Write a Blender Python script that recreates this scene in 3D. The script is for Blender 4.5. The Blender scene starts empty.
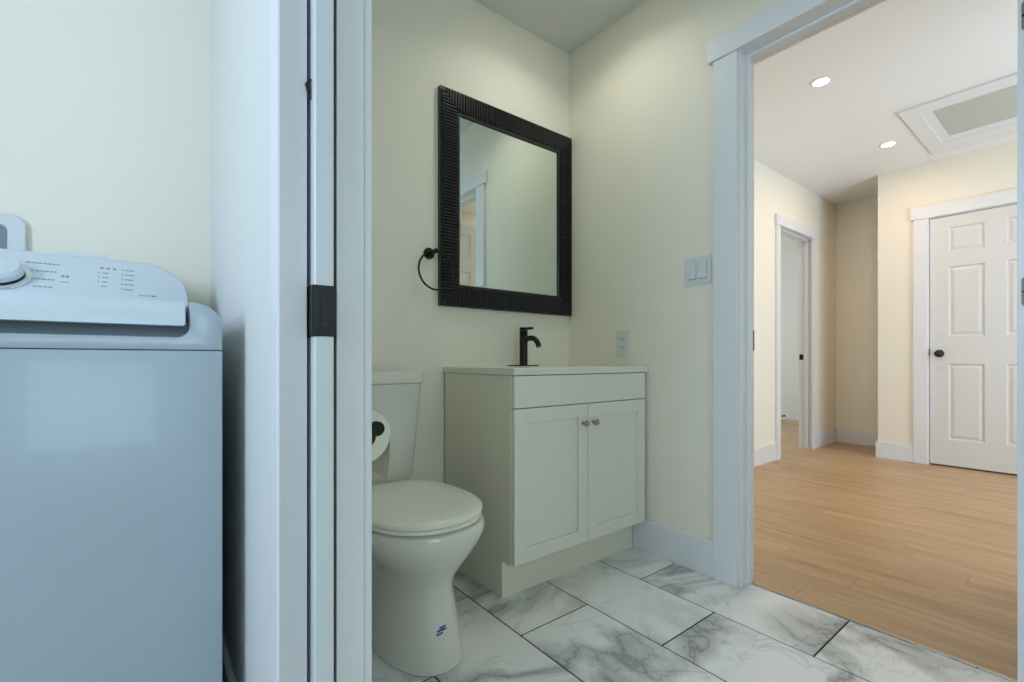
import bpy, bmesh, math, random
from mathutils import Vector, Matrix
random.seed(7)
S = bpy.context.scene
COL = S.collection
PI = math.pi

# ------------------------------------------------------------------ key planes (metres)
YB = 1.785      # back wall of laundry, bathroom and hall
XW = 1.781      # right wall of the bathroom (bathroom face)
XH0 = 1.887     # the same wall, hall face
XH = 5.1225     # hall wall with the closed door
XR = 5.767      # recess wall
YR = 1.265      # corner of the recess
C = 2.513       # ceiling
ZO = 2.05       # door openings
T = .12

# ------------------------------------------------------------------ camera
cam_d = bpy.data.cameras.new('camera'); cam = bpy.data.objects.new('camera', cam_d); COL.objects.link(cam)
cam.location = (0, 0, .8676)
cam.rotation_euler = (PI/2, 0, -.6623)
cam_d.sensor_width = 36; cam_d.lens = 465.245/1024*36
cam_d.shift_y = (360.16-341)/1024
cam_d.clip_start = .02
S.camera = cam

# ------------------------------------------------------------------ world, light, exposure
S.view_settings.view_transform = 'Standard'; S.view_settings.look = 'None'
S.view_settings.exposure = 0; S.view_settings.gamma = 1; S.view_settings.use_curve_mapping = False
W = bpy.data.worlds.new('sky'); S.world = W; W.use_nodes = True
W.node_tree.nodes['Background'].inputs[0].default_value = (.45, .62, .9, 1)
W.node_tree.nodes['Background'].inputs[1].default_value = .3

def area(name, loc, rot, sx, sy, power, colour, spread=180):
    d = bpy.data.lights.new(name, 'AREA'); d.shape = 'RECTANGLE'; d.size = sx; d.size_y = sy
    d.energy = power; d.color = colour; d.spread = math.radians(spread)
    o = bpy.data.objects.new(name, d); o.location = loc; o.rotation_euler = rot; COL.objects.link(o); return o
# daylight through unseen windows
area('laundry_window_daylight', (-1.66, .22, 1.65), (0, -PI/2, 0), 1.0, .9, 34, (.60, .75, 1.0))
area('entry_window_daylight', (.25, -2.06, 1.50), (PI/2, 0, 0), 1.3, 1.1, 17.5, (.68, .92, 1.0))
area('hall_window_uplight', (3.4, -2.46, .80), (PI/2+.80, 0, 0), 1.7, 1.3, 95, (.62, .80, 1.0))  # lowered, moved closer and tilted up to brighten the hall ceiling
area('far_room_fill', (5.4, 4.66, 1.45), (-PI/2, 0, 0), 1.3, 1.2, 46, (.86, .94, 1.0))  # far room window is unseen, added to light the room
DOWNLIGHTS = [(3.128, 1.044), (4.435, 1.033), (3.128, -1.3), (4.435, -1.3)]
BATH_LIGHT, BATH_P, BATH_C = (1.38, 1.36), 1.8, (.97, 1.0, .88)
DOWN_P, DOWN_C = 5.0, (1.0, .72, .52)

# ------------------------------------------------------------------ materials
def new_mat(n):
    m = bpy.data.materials.new(n); m.use_nodes = True
    return m, m.node_tree, m.node_tree.nodes['Principled BSDF']
def srgb(r, g, b):
    return tuple((c/255/12.92 if c/255 <= .04045 else ((c/255+.055)/1.055)**2.4) for c in (r, g, b)) + (1,)
def mat(n, rgb, rough=.5, metal=0, bump=0, scale=60, var=.02, coat=0, spec=.5):
    m, nt, b = new_mat(n)
    c = srgb(*rgb)
    b.inputs['Roughness'].default_value = rough; b.inputs['Metallic'].default_value = metal
    b.inputs['Specular IOR Level'].default_value = spec
    if coat: b.inputs['Coat Weight'].default_value = coat
    tc = nt.nodes.new('ShaderNodeTexCoord'); nz = nt.nodes.new('ShaderNodeTexNoise')
    nz.inputs['Scale'].default_value = scale; nz.inputs['Detail'].default_value = 4
    nt.links.new(tc.outputs['Object'], nz.inputs['Vector'])
    mx = nt.nodes.new('ShaderNodeMix'); mx.data_type = 'RGBA'
    mx.inputs[6].default_value = tuple(max(0, x*(1-var)) for x in c[:3])+(1,)
    mx.inputs[7].default_value = tuple(min(1, x*(1+var)) for x in c[:3])+(1,)
    nt.links.new(nz.outputs['Fac'], mx.inputs[0]); nt.links.new(mx.outputs[2], b.inputs['Base Color'])
    if bump:
        bp = nt.nodes.new('ShaderNodeBump'); bp.inputs['Strength'].default_value = bump; bp.inputs['Distance'].default_value = .002
        nt.links.new(nz.outputs['Fac'], bp.inputs['Height']); nt.links.new(bp.outputs['Normal'], b.inputs['Normal'])
    return m
M = {}
M['paint'] = mat('cream_wall_paint', (244, 238, 221), .62, bump=.08, scale=220, var=.008)
M['cool_paint'] = mat('pale_grey_wall_paint', (226, 228, 222), .6, bump=.08, scale=220, var=.008)
M['ceiling'] = mat('ceiling_paint', (246, 246, 243), .8, bump=.1, scale=180, var=.008)
M['trim'] = mat('white_trim_paint', (232, 234, 235), .32, var=.006, scale=30)
M['jamb'] = mat('darkened_jamb_paint', (208, 209, 209), .32, var=.006, scale=30)  # trim paint darkened to stand in for dimmer light on this jamb
M['door'] = mat('white_door_paint', (222, 222, 218), .38, var=.006, scale=40)
M['slab'] = mat('white_pocket_door_paint', (216, 220, 222), .3, var=.006, scale=40)
M['vanity'] = mat('bounce_tinted_lacquer', (235, 230, 210), .38, var=.006)  # warmer than the fronts, tinted for light bounced off the walls
M['vanity_front'] = mat('vanity_front_lacquer', (234, 232, 222), .36, var=.006)
M['quartz'] = mat('cultured_marble_top', (232, 231, 220), .2, var=.01)
M['porcelain'] = mat('porcelain', (222, 220, 208), .12, var=.004, coat=.4)
M['seat'] = mat('seat_plastic', (240, 238, 224), .22, var=.004)
M['paper'] = mat('tissue_paper', (236, 230, 212), .9, bump=.3, scale=300, var=.02)
M['core'] = mat('cardboard_core', (140, 110, 78), .9, var=.05)
M['black'] = mat('matte_black_metal', (22, 21, 20), .35, metal=.3, var=.05)
M['frame'] = mat('dark_mirror_frame', (36, 33, 35), .33, var=.12, scale=90)
M['bronze'] = mat('dark_bronze_metal', (52, 46, 40), .3, metal=.7, var=.05)
M['nickel'] = mat('satin_nickel', (176, 168, 150), .3, metal=1, var=.03)
M['hinge'] = mat('dull_hinge_metal', (128, 126, 108), .5, metal=.4, var=.08)
M['knob'] = mat('rosy_brushed_knob', (178, 160, 150), .28, metal=1, var=.03)
M['chrome'] = mat('chrome', (215, 220, 225), .08, metal=1, var=.01)
M['enamel'] = mat('washer_enamel', (170, 183, 190), .28, var=.004, coat=.2)
M['wplastic'] = mat('washer_console_plastic', (212, 222, 228), .32, var=.004)
M['print'] = mat('grey_print_and_gap_shade', (140, 150, 162), .5)
M['ink'] = mat('blue_sticker_ink', (84, 92, 146), .5)
M['plate'] = mat('white_plate_plastic', (222, 226, 226), .3, var=.004)
M['recess'] = mat('outlet_recess_shade', (134, 142, 150), .5)
M['darkgap'] = mat('dark_slot', (30, 32, 36), .6)
M['grout'] = mat('dark_grout', (26, 28, 28), .9, var=.1)
M['raw'] = mat('raw_wood_pocket_stud', (92, 66, 40), .8, var=.15, scale=20)
m, nt, b = new_mat('mirror_glass'); M['mirror'] = m
b.inputs['Base Color'].default_value = (.80, .88, .84, 1); b.inputs['Metallic'].default_value = 1; b.inputs['Roughness'].default_value = .01
m, nt, b = new_mat('downlight_lens'); M['lens'] = m
b.inputs['Base Color'].default_value = (1, 1, 1, 1)
b.inputs['Emission Color'].default_value = (1, .93, .82, 1); b.inputs['Emission Strength'].default_value = 9
m, nt, b = new_mat('frosted_hatch_panel'); M['hatch'] = m
b.inputs['Base Color'].default_value = srgb(194, 198, 188); b.inputs['Roughness'].default_value = .6

def tile_mat():
    m, nt, b = new_mat('marble_tile'); N = nt.nodes.new; L = nt.links.new
    tc = N('ShaderNodeTexCoord'); at = N('ShaderNodeAttribute'); at.attribute_name = 'seed'
    sc = N('ShaderNodeVectorMath'); sc.operation = 'SCALE'; sc.inputs[3].default_value = 17
    L(at.outputs['Vector'], sc.inputs[0])
    ad = N('ShaderNodeVectorMath'); ad.operation = 'ADD'; L(tc.outputs['Object'], ad.inputs[0]); L(sc.outputs[0], ad.inputs[1])
    mp = N('ShaderNodeMapping'); mp.inputs['Rotation'].default_value = (0, 0, .75); mp.inputs['Scale'].default_value = (.9, 1.25, 1)
    L(ad.outputs[0], mp.inputs['Vector'])
    def ridge(scale, dist, width, detail=5, rough=.6):
        n = N('ShaderNodeTexNoise'); n.inputs['Scale'].default_value = scale; n.inputs['Detail'].default_value = detail
        n.inputs['Roughness'].default_value = rough; n.inputs['Distortion'].default_value = dist
        L(mp.outputs['Vector'], n.inputs['Vector'])
        s = N('ShaderNodeMath'); s.operation = 'SUBTRACT'; s.inputs[1].default_value = .5; L(n.outputs['Fac'], s.inputs[0])
        a = N('ShaderNodeMath'); a.operation = 'ABSOLUTE'; L(s.outputs[0], a.inputs[0])
        r = N('ShaderNodeMapRange'); r.inputs[1].default_value = 0; r.inputs[2].default_value = width
        r.inputs[3].default_value = 1; r.inputs[4].default_value = 0; r.interpolation_type = 'SMOOTHERSTEP'
        L(a.outputs[0], r.inputs[0]); return r.outputs[0]
    def mul(a, v):
        x = N('ShaderNodeMath'); x.operation = 'MULTIPLY'; L(a, x.inputs[0])
        if isinstance(v, float): x.inputs[1].default_value = v
        else: L(v, x.inputs[1])
        return x.outputs[0]
    patch = N('ShaderNodeTexNoise'); patch.inputs['Scale'].default_value = 2.2; patch.inputs['Detail'].default_value = 2
    L(mp.outputs['Vector'], patch.inputs['Vector'])
    pr = N('ShaderNodeMapRange'); pr.inputs[1].default_value = .36; pr.inputs[2].default_value = .56; L(patch.outputs['Fac'], pr.inputs[0])
    broad = mul(mul(ridge(1.5, .9, .095, 6, .55), pr.outputs[0]), .60)
    thin = mul(mul(ridge(1.5, .9, .014, 6, .58), pr.outputs[0]), .28)
    fine = mul(ridge(3.0, .8, .014, 4, .55), .20)
    a1 = N('ShaderNodeMath'); a1.operation = 'ADD'; L(broad, a1.inputs[0]); L(thin, a1.inputs[1])
    a2 = N('ShaderNodeMath'); a2.operation = 'ADD'; a2.use_clamp = True; L(a1.outputs[0], a2.inputs[0]); L(fine, a2.inputs[1])
    mx = N('ShaderNodeMix'); mx.data_type = 'RGBA'
    mx.inputs[6].default_value = srgb(240, 240, 237); mx.inputs[7].default_value = srgb(140, 142, 140)
    L(a2.outputs[0], mx.inputs[0]); L(mx.outputs[2], b.inputs['Base Color'])
    b.inputs['Roughness'].default_value = .28
    return m
M['tile'] = tile_mat()
def wood_mat():
    m, nt, b = new_mat('oak_plank'); N = nt.nodes.new; L = nt.links.new
    tc = N('ShaderNodeTexCoord'); at = N('ShaderNodeAttribute'); at.attribute_name = 'seed'
    sc = N('ShaderNodeVectorMath'); sc.operation = 'SCALE'; sc.inputs[3].default_value = 23; L(at.outputs['Vector'], sc.inputs[0])
    ad = N('ShaderNodeVectorMath'); ad.operation = 'ADD'; L(tc.outputs['Object'], ad.inputs[0]); L(sc.outputs[0], ad.inputs[1])
    mp = N('ShaderNodeMapping'); mp.inputs['Scale'].default_value = (7, .8, 1); L(ad.outputs[0], mp.inputs['Vector'])
    n = N('ShaderNodeTexNoise'); n.inputs['Scale'].default_value = 2.4; n.inputs['Detail'].default_value = 6; n.inputs['Distortion'].default_value = .6
    L(mp.outputs['Vector'], n.inputs['Vector'])
    mx = N('ShaderNodeMix'); mx.data_type = 'RGBA'
    mx.inputs[6].default_value = srgb(165, 132, 95); mx.inputs[7].default_value = srgb(201, 166, 124)
    mr = N('ShaderNodeMapRange'); mr.inputs[1].default_value = .25; mr.inputs[2].default_value = .7; L(n.outputs['Fac'], mr.inputs[0])
    L(mr.outputs[0], mx.inputs[0])
    sx = N('ShaderNodeSeparateXYZ'); L(at.outputs['Vector'], sx.inputs[0])
    hv = N('ShaderNodeHueSaturation'); L(mx.outputs[2], hv.inputs['Color'])
    vr = N('ShaderNodeMapRange'); vr.inputs[3].default_value = .93; vr.inputs[4].default_value = 1.05; L(sx.outputs['X'], vr.inputs[0])
    L(vr.outputs[0], hv.inputs['Value']); L(hv.outputs[0], b.inputs['Base Color'])
    b.inputs['Roughness'].default_value = .38
    return m
M['wood'] = wood_mat()

# ------------------------------------------------------------------ geometry helpers
class MB:
    def __init__(s): s.bm = bmesh.new(); s.mi = 0
    def _merge(s, t):
        for f in t.faces: f.material_index = s.mi
        me = bpy.data.meshes.new('t'); t.to_mesh(me); t.free(); s.bm.from_mesh(me); bpy.data.meshes.remove(me)
    def box(s, x0, x1, y0, y1, z0, z1, bev=0, seg=2, rot=None):
        t = bmesh.new(); bmesh.ops.create_cube(t, size=1)
        for v in t.verts:
            v.co = Vector(((x0+x1)/2+v.co.x*(x1-x0), (y0+y1)/2+v.co.y*(y1-y0), (z0+z1)/2+v.co.z*(z1-z0)))
        if bev: bmesh.ops.bevel(t, geom=t.edges[:], offset=bev, segments=seg, profile=.5, affect='EDGES')
        if rot: bmesh.ops.transform(t, matrix=rot, verts=t.verts)
        s._merge(t); return s
    def prism(s, pts, axis, a0, a1, bev=0, seg=2, shear=None):
        """outline pts in the plane normal to axis, extruded a0..a1; pts for x:(y,z) y:(x,z) z:(x,y)"""
        t = bmesh.new()
        def mk(p, a): return {'x': (a, p[0], p[1]), 'y': (p[0], a, p[1]), 'z': (p[0], p[1], a)}[axis]
        A = [t.verts.new(mk(p, a0)) for p in pts]; B = [t.verts.new(mk(p, a1)) for p in pts]
        n = len(pts); t.faces.new(A); t.faces.new(B[::-1])
        for i in range(n): t.faces.new((A[i], B[i], B[(i+1) % n], A[(i+1) % n]))
        bmesh.ops.recalc_face_normals(t, faces=t.faces[:])
        if bev:
            ed = [e for e in t.edges if len(e.link_faces) == 2 and any(len(f.verts) == n and n > 4 for f in e.link_faces)] if n > 4 else t.edges[:]
            bmesh.ops.bevel(t, geom=ed, offset=bev, segments=seg, profile=.5, affect='EDGES')
        if shear:
            for v in t.verts: v.co = Vector(shear(v.co))
        s._merge(t); return s
    def lathe(s, prof, c, axis='z', n=32, sc=(1, 1)):
        """prof [(r,h)...] spun about axis through point c"""
        t = bmesh.new(); rings = []
        for r, h in prof:
            ring = []
            for i in range(n):
                a = 2*PI*i/n; u, v = r*math.cos(a)*sc[0], r*math.sin(a)*sc[1]
                p = {'z': (u, v, h), 'y': (u, h, v), 'x': (h, u, v)}[axis]
                ring.append(t.verts.new((c[0]+p[0], c[1]+p[1], c[2]+p[2])))
            rings.append(ring)
        for a, b_ in zip(rings, rings[1:]):
            for i in range(n): t.faces.new((a[i], a[(i+1) % n], b_[(i+1) % n], b_[i]))
        t.faces.new(rings[0][::-1]); t.faces.new(rings[-1])
        bmesh.ops.recalc_face_normals(t, faces=t.faces[:]); s._merge(t); return s
    def tube(s, pts, r, n=14, closed=False, caps=True):
        t = bmesh.new(); P = [Vector(p) for p in pts]; rings = []; k = len(P)
        up = None
        for i, p in enumerate(P):
            if closed: d = (P[(i+1) % k]-P[i-1])
            else: d = P[min(i+1, k-1)]-P[max(i-1, 0)]
            d.normalize()
            if up is None: up = d.orthogonal().normalized()
            else: up = (up-d*up.dot(d)).normalized()
            w = d.cross(up); rr = r[i] if isinstance(r, (list, tuple)) else r
            rings.append([t.verts.new(p+(up*math.cos(2*PI*j/n)+w*math.sin(2*PI*j/n))*rr) for j in range(n)])
        pr = list(zip(rings, rings[1:]))+([(rings[-1], rings[0])] if closed else [])
        for a, b_ in pr:
            for i in range(n): t.faces.new((a[i], a[(i+1) % n], b_[(i+1) % n], b_[i]))
        if not closed and caps: t.faces.new(rings[0][::-1]); t.faces.new(rings[-1])
        bmesh.ops.recalc_face_normals(t, faces=t.faces[:]); s._merge(t); return s
    def loft(s, rings, caps=True):
        t = bmesh.new(); R = [[t.verts.new(p) for p in r] for r in rings]; n = len(R[0])
        for a, b_ in zip(R, R[1:]):
            for i in range(n): t.faces.new((a[i], a[(i+1) % n], b_[(i+1) % n], b_[i]))
        if caps: t.faces.new(R[0][::-1]); t.faces.new(R[-1])
        bmesh.ops.recalc_face_normals(t, faces=t.faces[:]); s._merge(t); return s
    def build(s, name, material, parent=None, smooth=False, seedattr=None):
        me = bpy.data.meshes.new(name)
        if parent:
            off = parent.location.copy(); p = parent.parent
            while p: off += p.location; p = p.parent
            for v in s.bm.verts: v.co -= off
        s.bm.to_mesh(me); s.bm.free()
        for mm in (material if isinstance(material, (list, tuple)) else [material]): me.materials.append(mm)
        o = bpy.data.objects.new(name, me); COL.objects.link(o)
        if parent: o.parent = parent
        if smooth:
            for p in me.polygons: p.use_smooth = True
            try: me.set_sharp_from_angle(angle=math.radians(38))
            except Exception: pass
        return o
def thing(name, label, cat, loc, group=None):
    o = bpy.data.objects.new(name, None); COL.objects.link(o); o.location = loc; o.empty_display_size = .05
    o['label'] = label; o['category'] = cat
    if group: o['group'] = group
    return o
def tag(o, label, cat, group=None):
    o['label'] = label; o['category'] = cat
    if group: o['group'] = group
    return o
def struct(o, label=None, cat=None):
    o['kind'] = 'structure'
    if label: o['label'] = label
    if cat: o['category'] = cat
    return o
def sroot(name, label, cat, loc):
    o = bpy.data.objects.new(name, None); COL.objects.link(o); o.location = loc; o.empty_display_size = .05
    return struct(o, label, cat)
def arc(cx, cy, r, a0, a1, n=8):
    return [(cx+r*math.cos(math.radians(a0+(a1-a0)*i/n)), cy+r*math.sin(math.radians(a0+(a1-a0)*i/n))) for i in range(n+1)]
def copy_tree(o, parent=None):
    c = o.copy(); COL.objects.link(c)
    if parent: c.parent = parent
    for ch in [x for x in bpy.data.objects if x.parent == o]: copy_tree(ch, c)
    return c

# ------------------------------------------------------------------ room shell
XL, YF = -1.6, -2.0          # laundry left wall, laundry front wall
HF = -2.4                    # hall front wall
# back wall (laundry, bathroom, hall), with the hall doorway
DX0, DX1 = 4.396, 5.12
w = MB().box(XL-T, DX0-.02, YB, YB+T, -.05, C).box(DX1+.02, XR+T, YB, YB+T, -.05, C).box(DX0-.02, DX1+.02, YB, YB+T, ZO+.02, C)
struct(w.build('wall_back', M['paint']), 'cream back wall behind washer, toilet, mirror and vanity, running on into the hall', 'wall')
# right wall of the bathroom, with its doorway
DY0, DY1 = .146, .864
w = MB().box(XW, XH0, HF, DY0-.02, -.05, C).box(XW, XH0, DY1+.02, YB, -.05, C).box(XW, XH0, DY0-.02, DY1+.02, ZO+.02, C)
struct(w.build('wall_right', M['paint']), 'cream bathroom wall with the light switches and the open doorway to the hall', 'wall')
# pocket door wall: two thin leaves with the pocket between, header and the rest of the wall
w = (MB().box(.155, .181, .725, YB, -.05, ZO).box(.226, .268, .725, YB, -.05, ZO)
     .box(.155, .268, YF, YB, ZO, C))
struct(w.build('wall_partition', M['cool_paint']), 'narrow partition wall between washer and toilet holding the pocket door', 'wall')  # cooler than the other walls, standing in for bluish daylight on it
# laundry left wall with window
w = (MB().box(XL-T, XL, YF, YB, -.05, 1.1).box(XL-T, XL, YF, YB, 2.2, C).box(XL-T, XL, YF, -.3, 1.1, 2.2).box(XL-T, XL, .75, YB, 1.1, 2.2))
struct(w.build('wall_left', M['paint']), 'cream laundry wall with the window', 'wall')
struct(MB().box(XL-T, -.4, YF-T, YF, -.05, C).box(.9, XW, YF-T, YF, -.05, C).box(-.4, .9, YF-T, YF, -.05, .95).box(-.4, .9, YF-T, YF, 2.05, C).build('wall_front', M['paint']), 'cream laundry wall behind the viewer', 'wall')
struct(MB().box(XH, XH+T, HF, .135, -.05, C).box(XH, XH+T, .933, YR, -.05, C).box(XH, XH+T, .135, .933, ZO, C).build('wall_far', M['paint']), 'cream hall wall holding the closed panelled door', 'wall')
struct(MB().box(XR, XR+T, YR-T, YB, -.05, C).box(XH+T, XR, YR-T, YR, -.05, C).build('wall_recess', M['paint']), 'tan shaded walls of the recess at the end of the hall', 'wall')
w = (MB().box(XH0, XH+T, HF-T, HF, -.05, .1).box(XH0, XH+T, HF-T, HF, 2.1, C).box(XH0, 2.5, HF-T, HF, .1, 2.1).box(4.3, XH+T, HF-T, HF, .1, 2.1))
struct(w.build('wall_hall_front', M['paint']), 'cream hall wall with the unseen window, enlarged to light the hall', 'wall')
struct(MB().box(XH0, 2.95, -.98, -.88, -.05, C).build('wall_hall_side', M['paint']), 'cream hall wall behind the open bathroom door', 'wall')
# room beyond the hall doorway
BX, BY = 7.30, 4.6
w = MB().box(BX, BX+T, YB+T, BY+T, -.05, C).box(XR+T, BX+T, YB, YB+T, -.05, C)
struct(w.build('wall_beyond', M['cool_paint']), 'pale grey wall of the room seen through the hall doorway', 'wall')
w = (MB().box(3.4, BX, BY, BY+T, -.05, .85).box(3.4, BX, BY, BY+T, 2.05, C).box(3.4, 4.75, BY, BY+T, .85, 2.05).box(6.05, BX, BY, BY+T, .85, 2.05).box(3.4-T, 3.4, YB+T, BY+T, -.05, C))
struct(w.build('wall_beyond_window', M['cool_paint']), 'pale grey walls round the added window lighting the room beyond', 'wall')
# window frames
def window(n, x0, x1, y0, y1, z0, z1, axis):
    m = MB(); f = .045
    if axis == 'x':
        for a, b_, c_, d in ((y0, y0+f, z0, z1), (y1-f, y1, z0, z1), (y0, y1, z0, z0+f), (y0, y1, z1-f, z1)): m.box(x0, x1, a, b_, c_, d)
        m.box(x0, x1, y0, y1, (z0+z1)/2-.015, (z0+z1)/2+.015)
    else:
        for a, b_, c_, d in ((x0, x0+f, z0, z1), (x1-f, x1, z0, z1), (x0, x1, z0, z0+f), (x0, x1, z1-f, z1)): m.box(a, b_, y0, y1, c_, d)
        m.box((x0+x1)/2-.015, (x0+x1)/2+.015, y0, y1, z0, z1)
    struct(m.build(n, M['trim']), None)
window('window_1', XL-.05, XL-.01, -.3, .75, 1.1, 2.2, 'x')
window('window_2', 2.5, 4.3, HF-.05, HF-.01, .1, 2.1, 'y')
window('window_4', -.4, .9, YF-.05, YF-.01, .95, 2.05, 'y')
window('window_3', 4.75, 6.05, BY+.01, BY+.05, .85, 2.05, 'y')

M['dim_bath_ceiling'] = mat('dimmed_ceiling_paint', (222, 222, 214), .8, bump=.1, scale=180, var=.008)  # ceiling paint darkened to stand in for the weaker light here
struct(MB().box(XH0-.05, BX+T, HF-T, BY+T, C, C+.1).build('ceiling', M['ceiling']), 'white ceiling over the hall', 'ceiling')
struct(MB().box(XL-T, XH0-.05, HF-T, BY+T, C, C+.1).build('ceiling_bathroom', M['dim_bath_ceiling']), 'ceiling over the bathroom corner, darkened for its weaker light', 'ceiling')

# floors -------------------------------------------------------------
def plated(name, rects, gap, base_rect, material, base_mat, h=.008, bev=.0012, label='', cat='floor'):
    me = bpy.data.meshes.new(name); bm = bmesh.new(); lay = bm.faces.layers.float_vector.new('seed') if hasattr(bm.faces.layers, 'float_vector') else None
    for (x0, x1, y0, y1) in rects:
        g = gap/2; sd = Vector((random.random(), random.random(), random.random()))
        a = [bm.verts.new((x, y, 0)) for x, y in ((x0+g+bev, y0+g+bev), (x1-g-bev, y0+g+bev), (x1-g-bev, y1-g-bev), (x0+g+bev, y1-g-bev))]
        b_ = [bm.verts.new((x, y, -bev)) for x, y in ((x0+g, y0+g), (x1-g, y0+g), (x1-g, y1-g), (x0+g, y1-g))]
        c_ = [bm.verts.new((x, y, -h)) for x, y in ((x0+g, y0+g), (x1-g, y0+g), (x1-g, y1-g), (x0+g, y1-g))]
        fs = [bm.faces.new(a)]
        for i in range(4):
            j = (i+1) % 4
            fs.append(bm.faces.new((b_[i], b_[j], a[j], a[i]))); fs.append(bm.faces.new((c_[i], c_[j], b_[j], b_[i])))
        for f in fs: f[lay] = sd; f.material_index = 0
    x0, x1, y0, y1 = base_rect
    r = bmesh.ops.create_cube(bm, size=1)
    for v in r['verts']: v.co = Vector(((x0+x1)/2+v.co.x*(x1-x0), (y0+y1)/2+v.co.y*(y1-y0), -.026+v.co.z*.048))
    for v in r['verts']:
        for f in v.link_faces: f.material_index = 1
    bm.to_mesh(me); bm.free(); me.materials.append(material); me.materials.append(base_mat)
    o = bpy.data.objects.new(name, me); COL.objects.link(o); struct(o, label, cat); return o
TX = 1.85     # tile meets wood
rects = []
tw, tl = .3055, .608
k = -9
while True:
    x0 = .924+k*tw
    if x0 > TX-.005: break
    off = 1.140 - (0 if k % 2 == 0 else tl/2)
    j = -5
    while off+j*tl < YB:
        y0, y1 = max(off+j*tl, YF), min(off+(j+1)*tl, YB)
        xx0, xx1 = max(x0, XL), min(x0+tw, TX-.002)
        if y1-y0 > .02 and xx1-xx0 > .004:
            rects.append((xx0, xx1, y0, y1))
        j += 1
    k += 1
plated('floor', rects, .0052, (XL, TX, YF, YB), M['tile'], M['grout'], label='white marble-look floor tiles with dark grout in the bathroom', cat='floor')
rects = []; pw = .126
x = TX
while x < BX:
    y = HF-random.random()*1.2
    lim = BY if x+pw > 3.3 else YB
    while y < lim:
        l_ = random.uniform(.45, 1.35); rects.append((x, min(x+pw, BX), max(y, HF), min(y+l_, lim))); y += l_
    x += pw
rects = [r for r in rects if r[3]-r[2] > .01]
plated('floor_hall', rects, .0009, (TX, BX, HF, BY), M['wood'], M['raw'], bev=.0006, label='light brown oak plank floor of the hall', cat='floor')
struct(MB().box(TX-.004, TX+.004, DY0, DY1, -.004, .0016, .0008).build('trim_1', M['nickel']), 'thin metal strip where the tiles meet the wood floor', 'threshold')

# trim ----------------------------------------------------------------
def casing_x(n, xf, out, ylo, yhi, wd, head_over, label, zt=ZO, xb=None, hh=.088, reveal=.006):
    """doorway in a wall whose face is x=xf; out=-1 casing towards -x"""
    r = sroot(n, label, 'door frame', (xf, (ylo+yhi)/2, 0))
    a, b_ = sorted((xf, xf+out*.018))
    ha, hb = sorted((xf, xf+out*.024))
    for s_ in (0, 1):
        y0, y1 = (yhi+.006, yhi+.006+wd) if s_ else (ylo-reveal-wd, ylo-reveal)
        MB().box(a, b_, y0, y1, 0, zt, .0015).build('side_casing', M['trim'], r)
    MB().box(ha, hb, ylo-.006-wd-head_over, yhi+.006+wd+head_over, zt, zt+hh, .0015).build('head_casing', M['trim'], r)
    return r
fr = casing_x('trim_2', XW, -1, DY0, DY1, .094, .022, 'white door casing of the doorway from bathroom to hall', reveal=.044)
# jamb lining with stops
m = MB()
for (y0, y1) in ((DY1, DY1+.02), (DY0-.02, DY0)): m.box(XW-.0, XH0, y0, y1, 0, ZO+.02, .001)
m.box(XW, XH0, DY0, DY1, ZO, ZO+.02, .001)
m.build('jamb', M['trim'], fr)
m = MB().box(XW+.045, XW+.077, DY1-.011, DY1, 0, ZO-.011, .0015).box(XW+.045, XW+.077, DY0, DY0+.0005, 0, ZO-.011).box(XW+.045, XW+.077, DY0, DY1, ZO-.011, ZO, .0015)
m.build('door_stop', M['trim'], fr)
MB().box(XH0-.03, XH0+.003, DY1-.0015, DY1+.001, .905, .985).box(XH0-.0, XH0+.004, DY1-.001, DY1+.014, .915, .975, .001).build('strike_plate', M['bronze'], fr)
# hall side casing of the same doorway
m = MB().box(XH0, XH0+.018, DY1+.006, DY1+.1, 0, ZO, .0015).box(XH0, XH0+.024, DY0-.12, DY1+.12, ZO, ZO+.088, .0015)
m.build('hall_side_casing', M['trim'], fr)

# pocket door frame at the partition end
pf = sroot('trim_3', 'white split jamb and casing of the pocket door', 'door frame', (.21, .725, 0))
m = MB().box(.1445, .1815, .7185, .7255, 0, ZO+.02, .0008); m.build('split_jamb', M['jamb'], pf)
m = MB().box(.2245, .2665, .7205, .7255, 0, ZO+.02, .0008); m.build('split_jamb', M['trim'], pf)
MB().box(.1415, .155, .7195, .764, 0, ZO+.02, .002).build('side_casing', M['trim'], pf)
MB().box(.268, .281, .7235, .81, 0, ZO+.02, .002).build('side_casing', M['trim'], pf)
MB().box(.136, .286, -.08, .7195, ZO, ZO+.02, .001).box(.136, .155, -.14, .78, ZO+.02, ZO+.10, .001).box(.268, .286, -.14, .83, ZO+.02, ZO+.10, .001).build('head_casing', M['trim'], pf)
MB().box(.2195, .2235, .73, .78, 0, ZO).build('pocket_stud', M['raw'], pf)
# closing boards inside the pocket so its depth stays dark
d = sroot('door_1', 'white pocket door slab standing in its wall slot with a black latch', 'door', (.2, .9, 0))
MB().box(.187, .2145, .700, 1.43, .008, ZO-.01, .0025, 3).build('door_slab', M['slab'], d)
m = MB().box(.1835, .2175, .6975, .745, .902, .976, .0015, 2)
la = m.build('latch', M['black'], d)
MB().box(.1935, .2075, .6964, .6985, .908, .970, .0006).build('latch_faceplate', M['black'], la)
MB().box(.1955, .2055, .6960, .6972, .960, .967).box(.1955, .2055, .6960, .6972, .917, .9215).build('latch_slot', M['darkgap'], la)
# small dark bumper in the slot higher up
m = MB().tube([(.1855, .7165, 1.278), (.1805, .7165, 1.268), (.1835, .7165, 1.258), (.1855, .7165, 1.248)], [.0015, .0028, .002, .001], 8)
m.build('latch_hook', M['black'], d, True)

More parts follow.
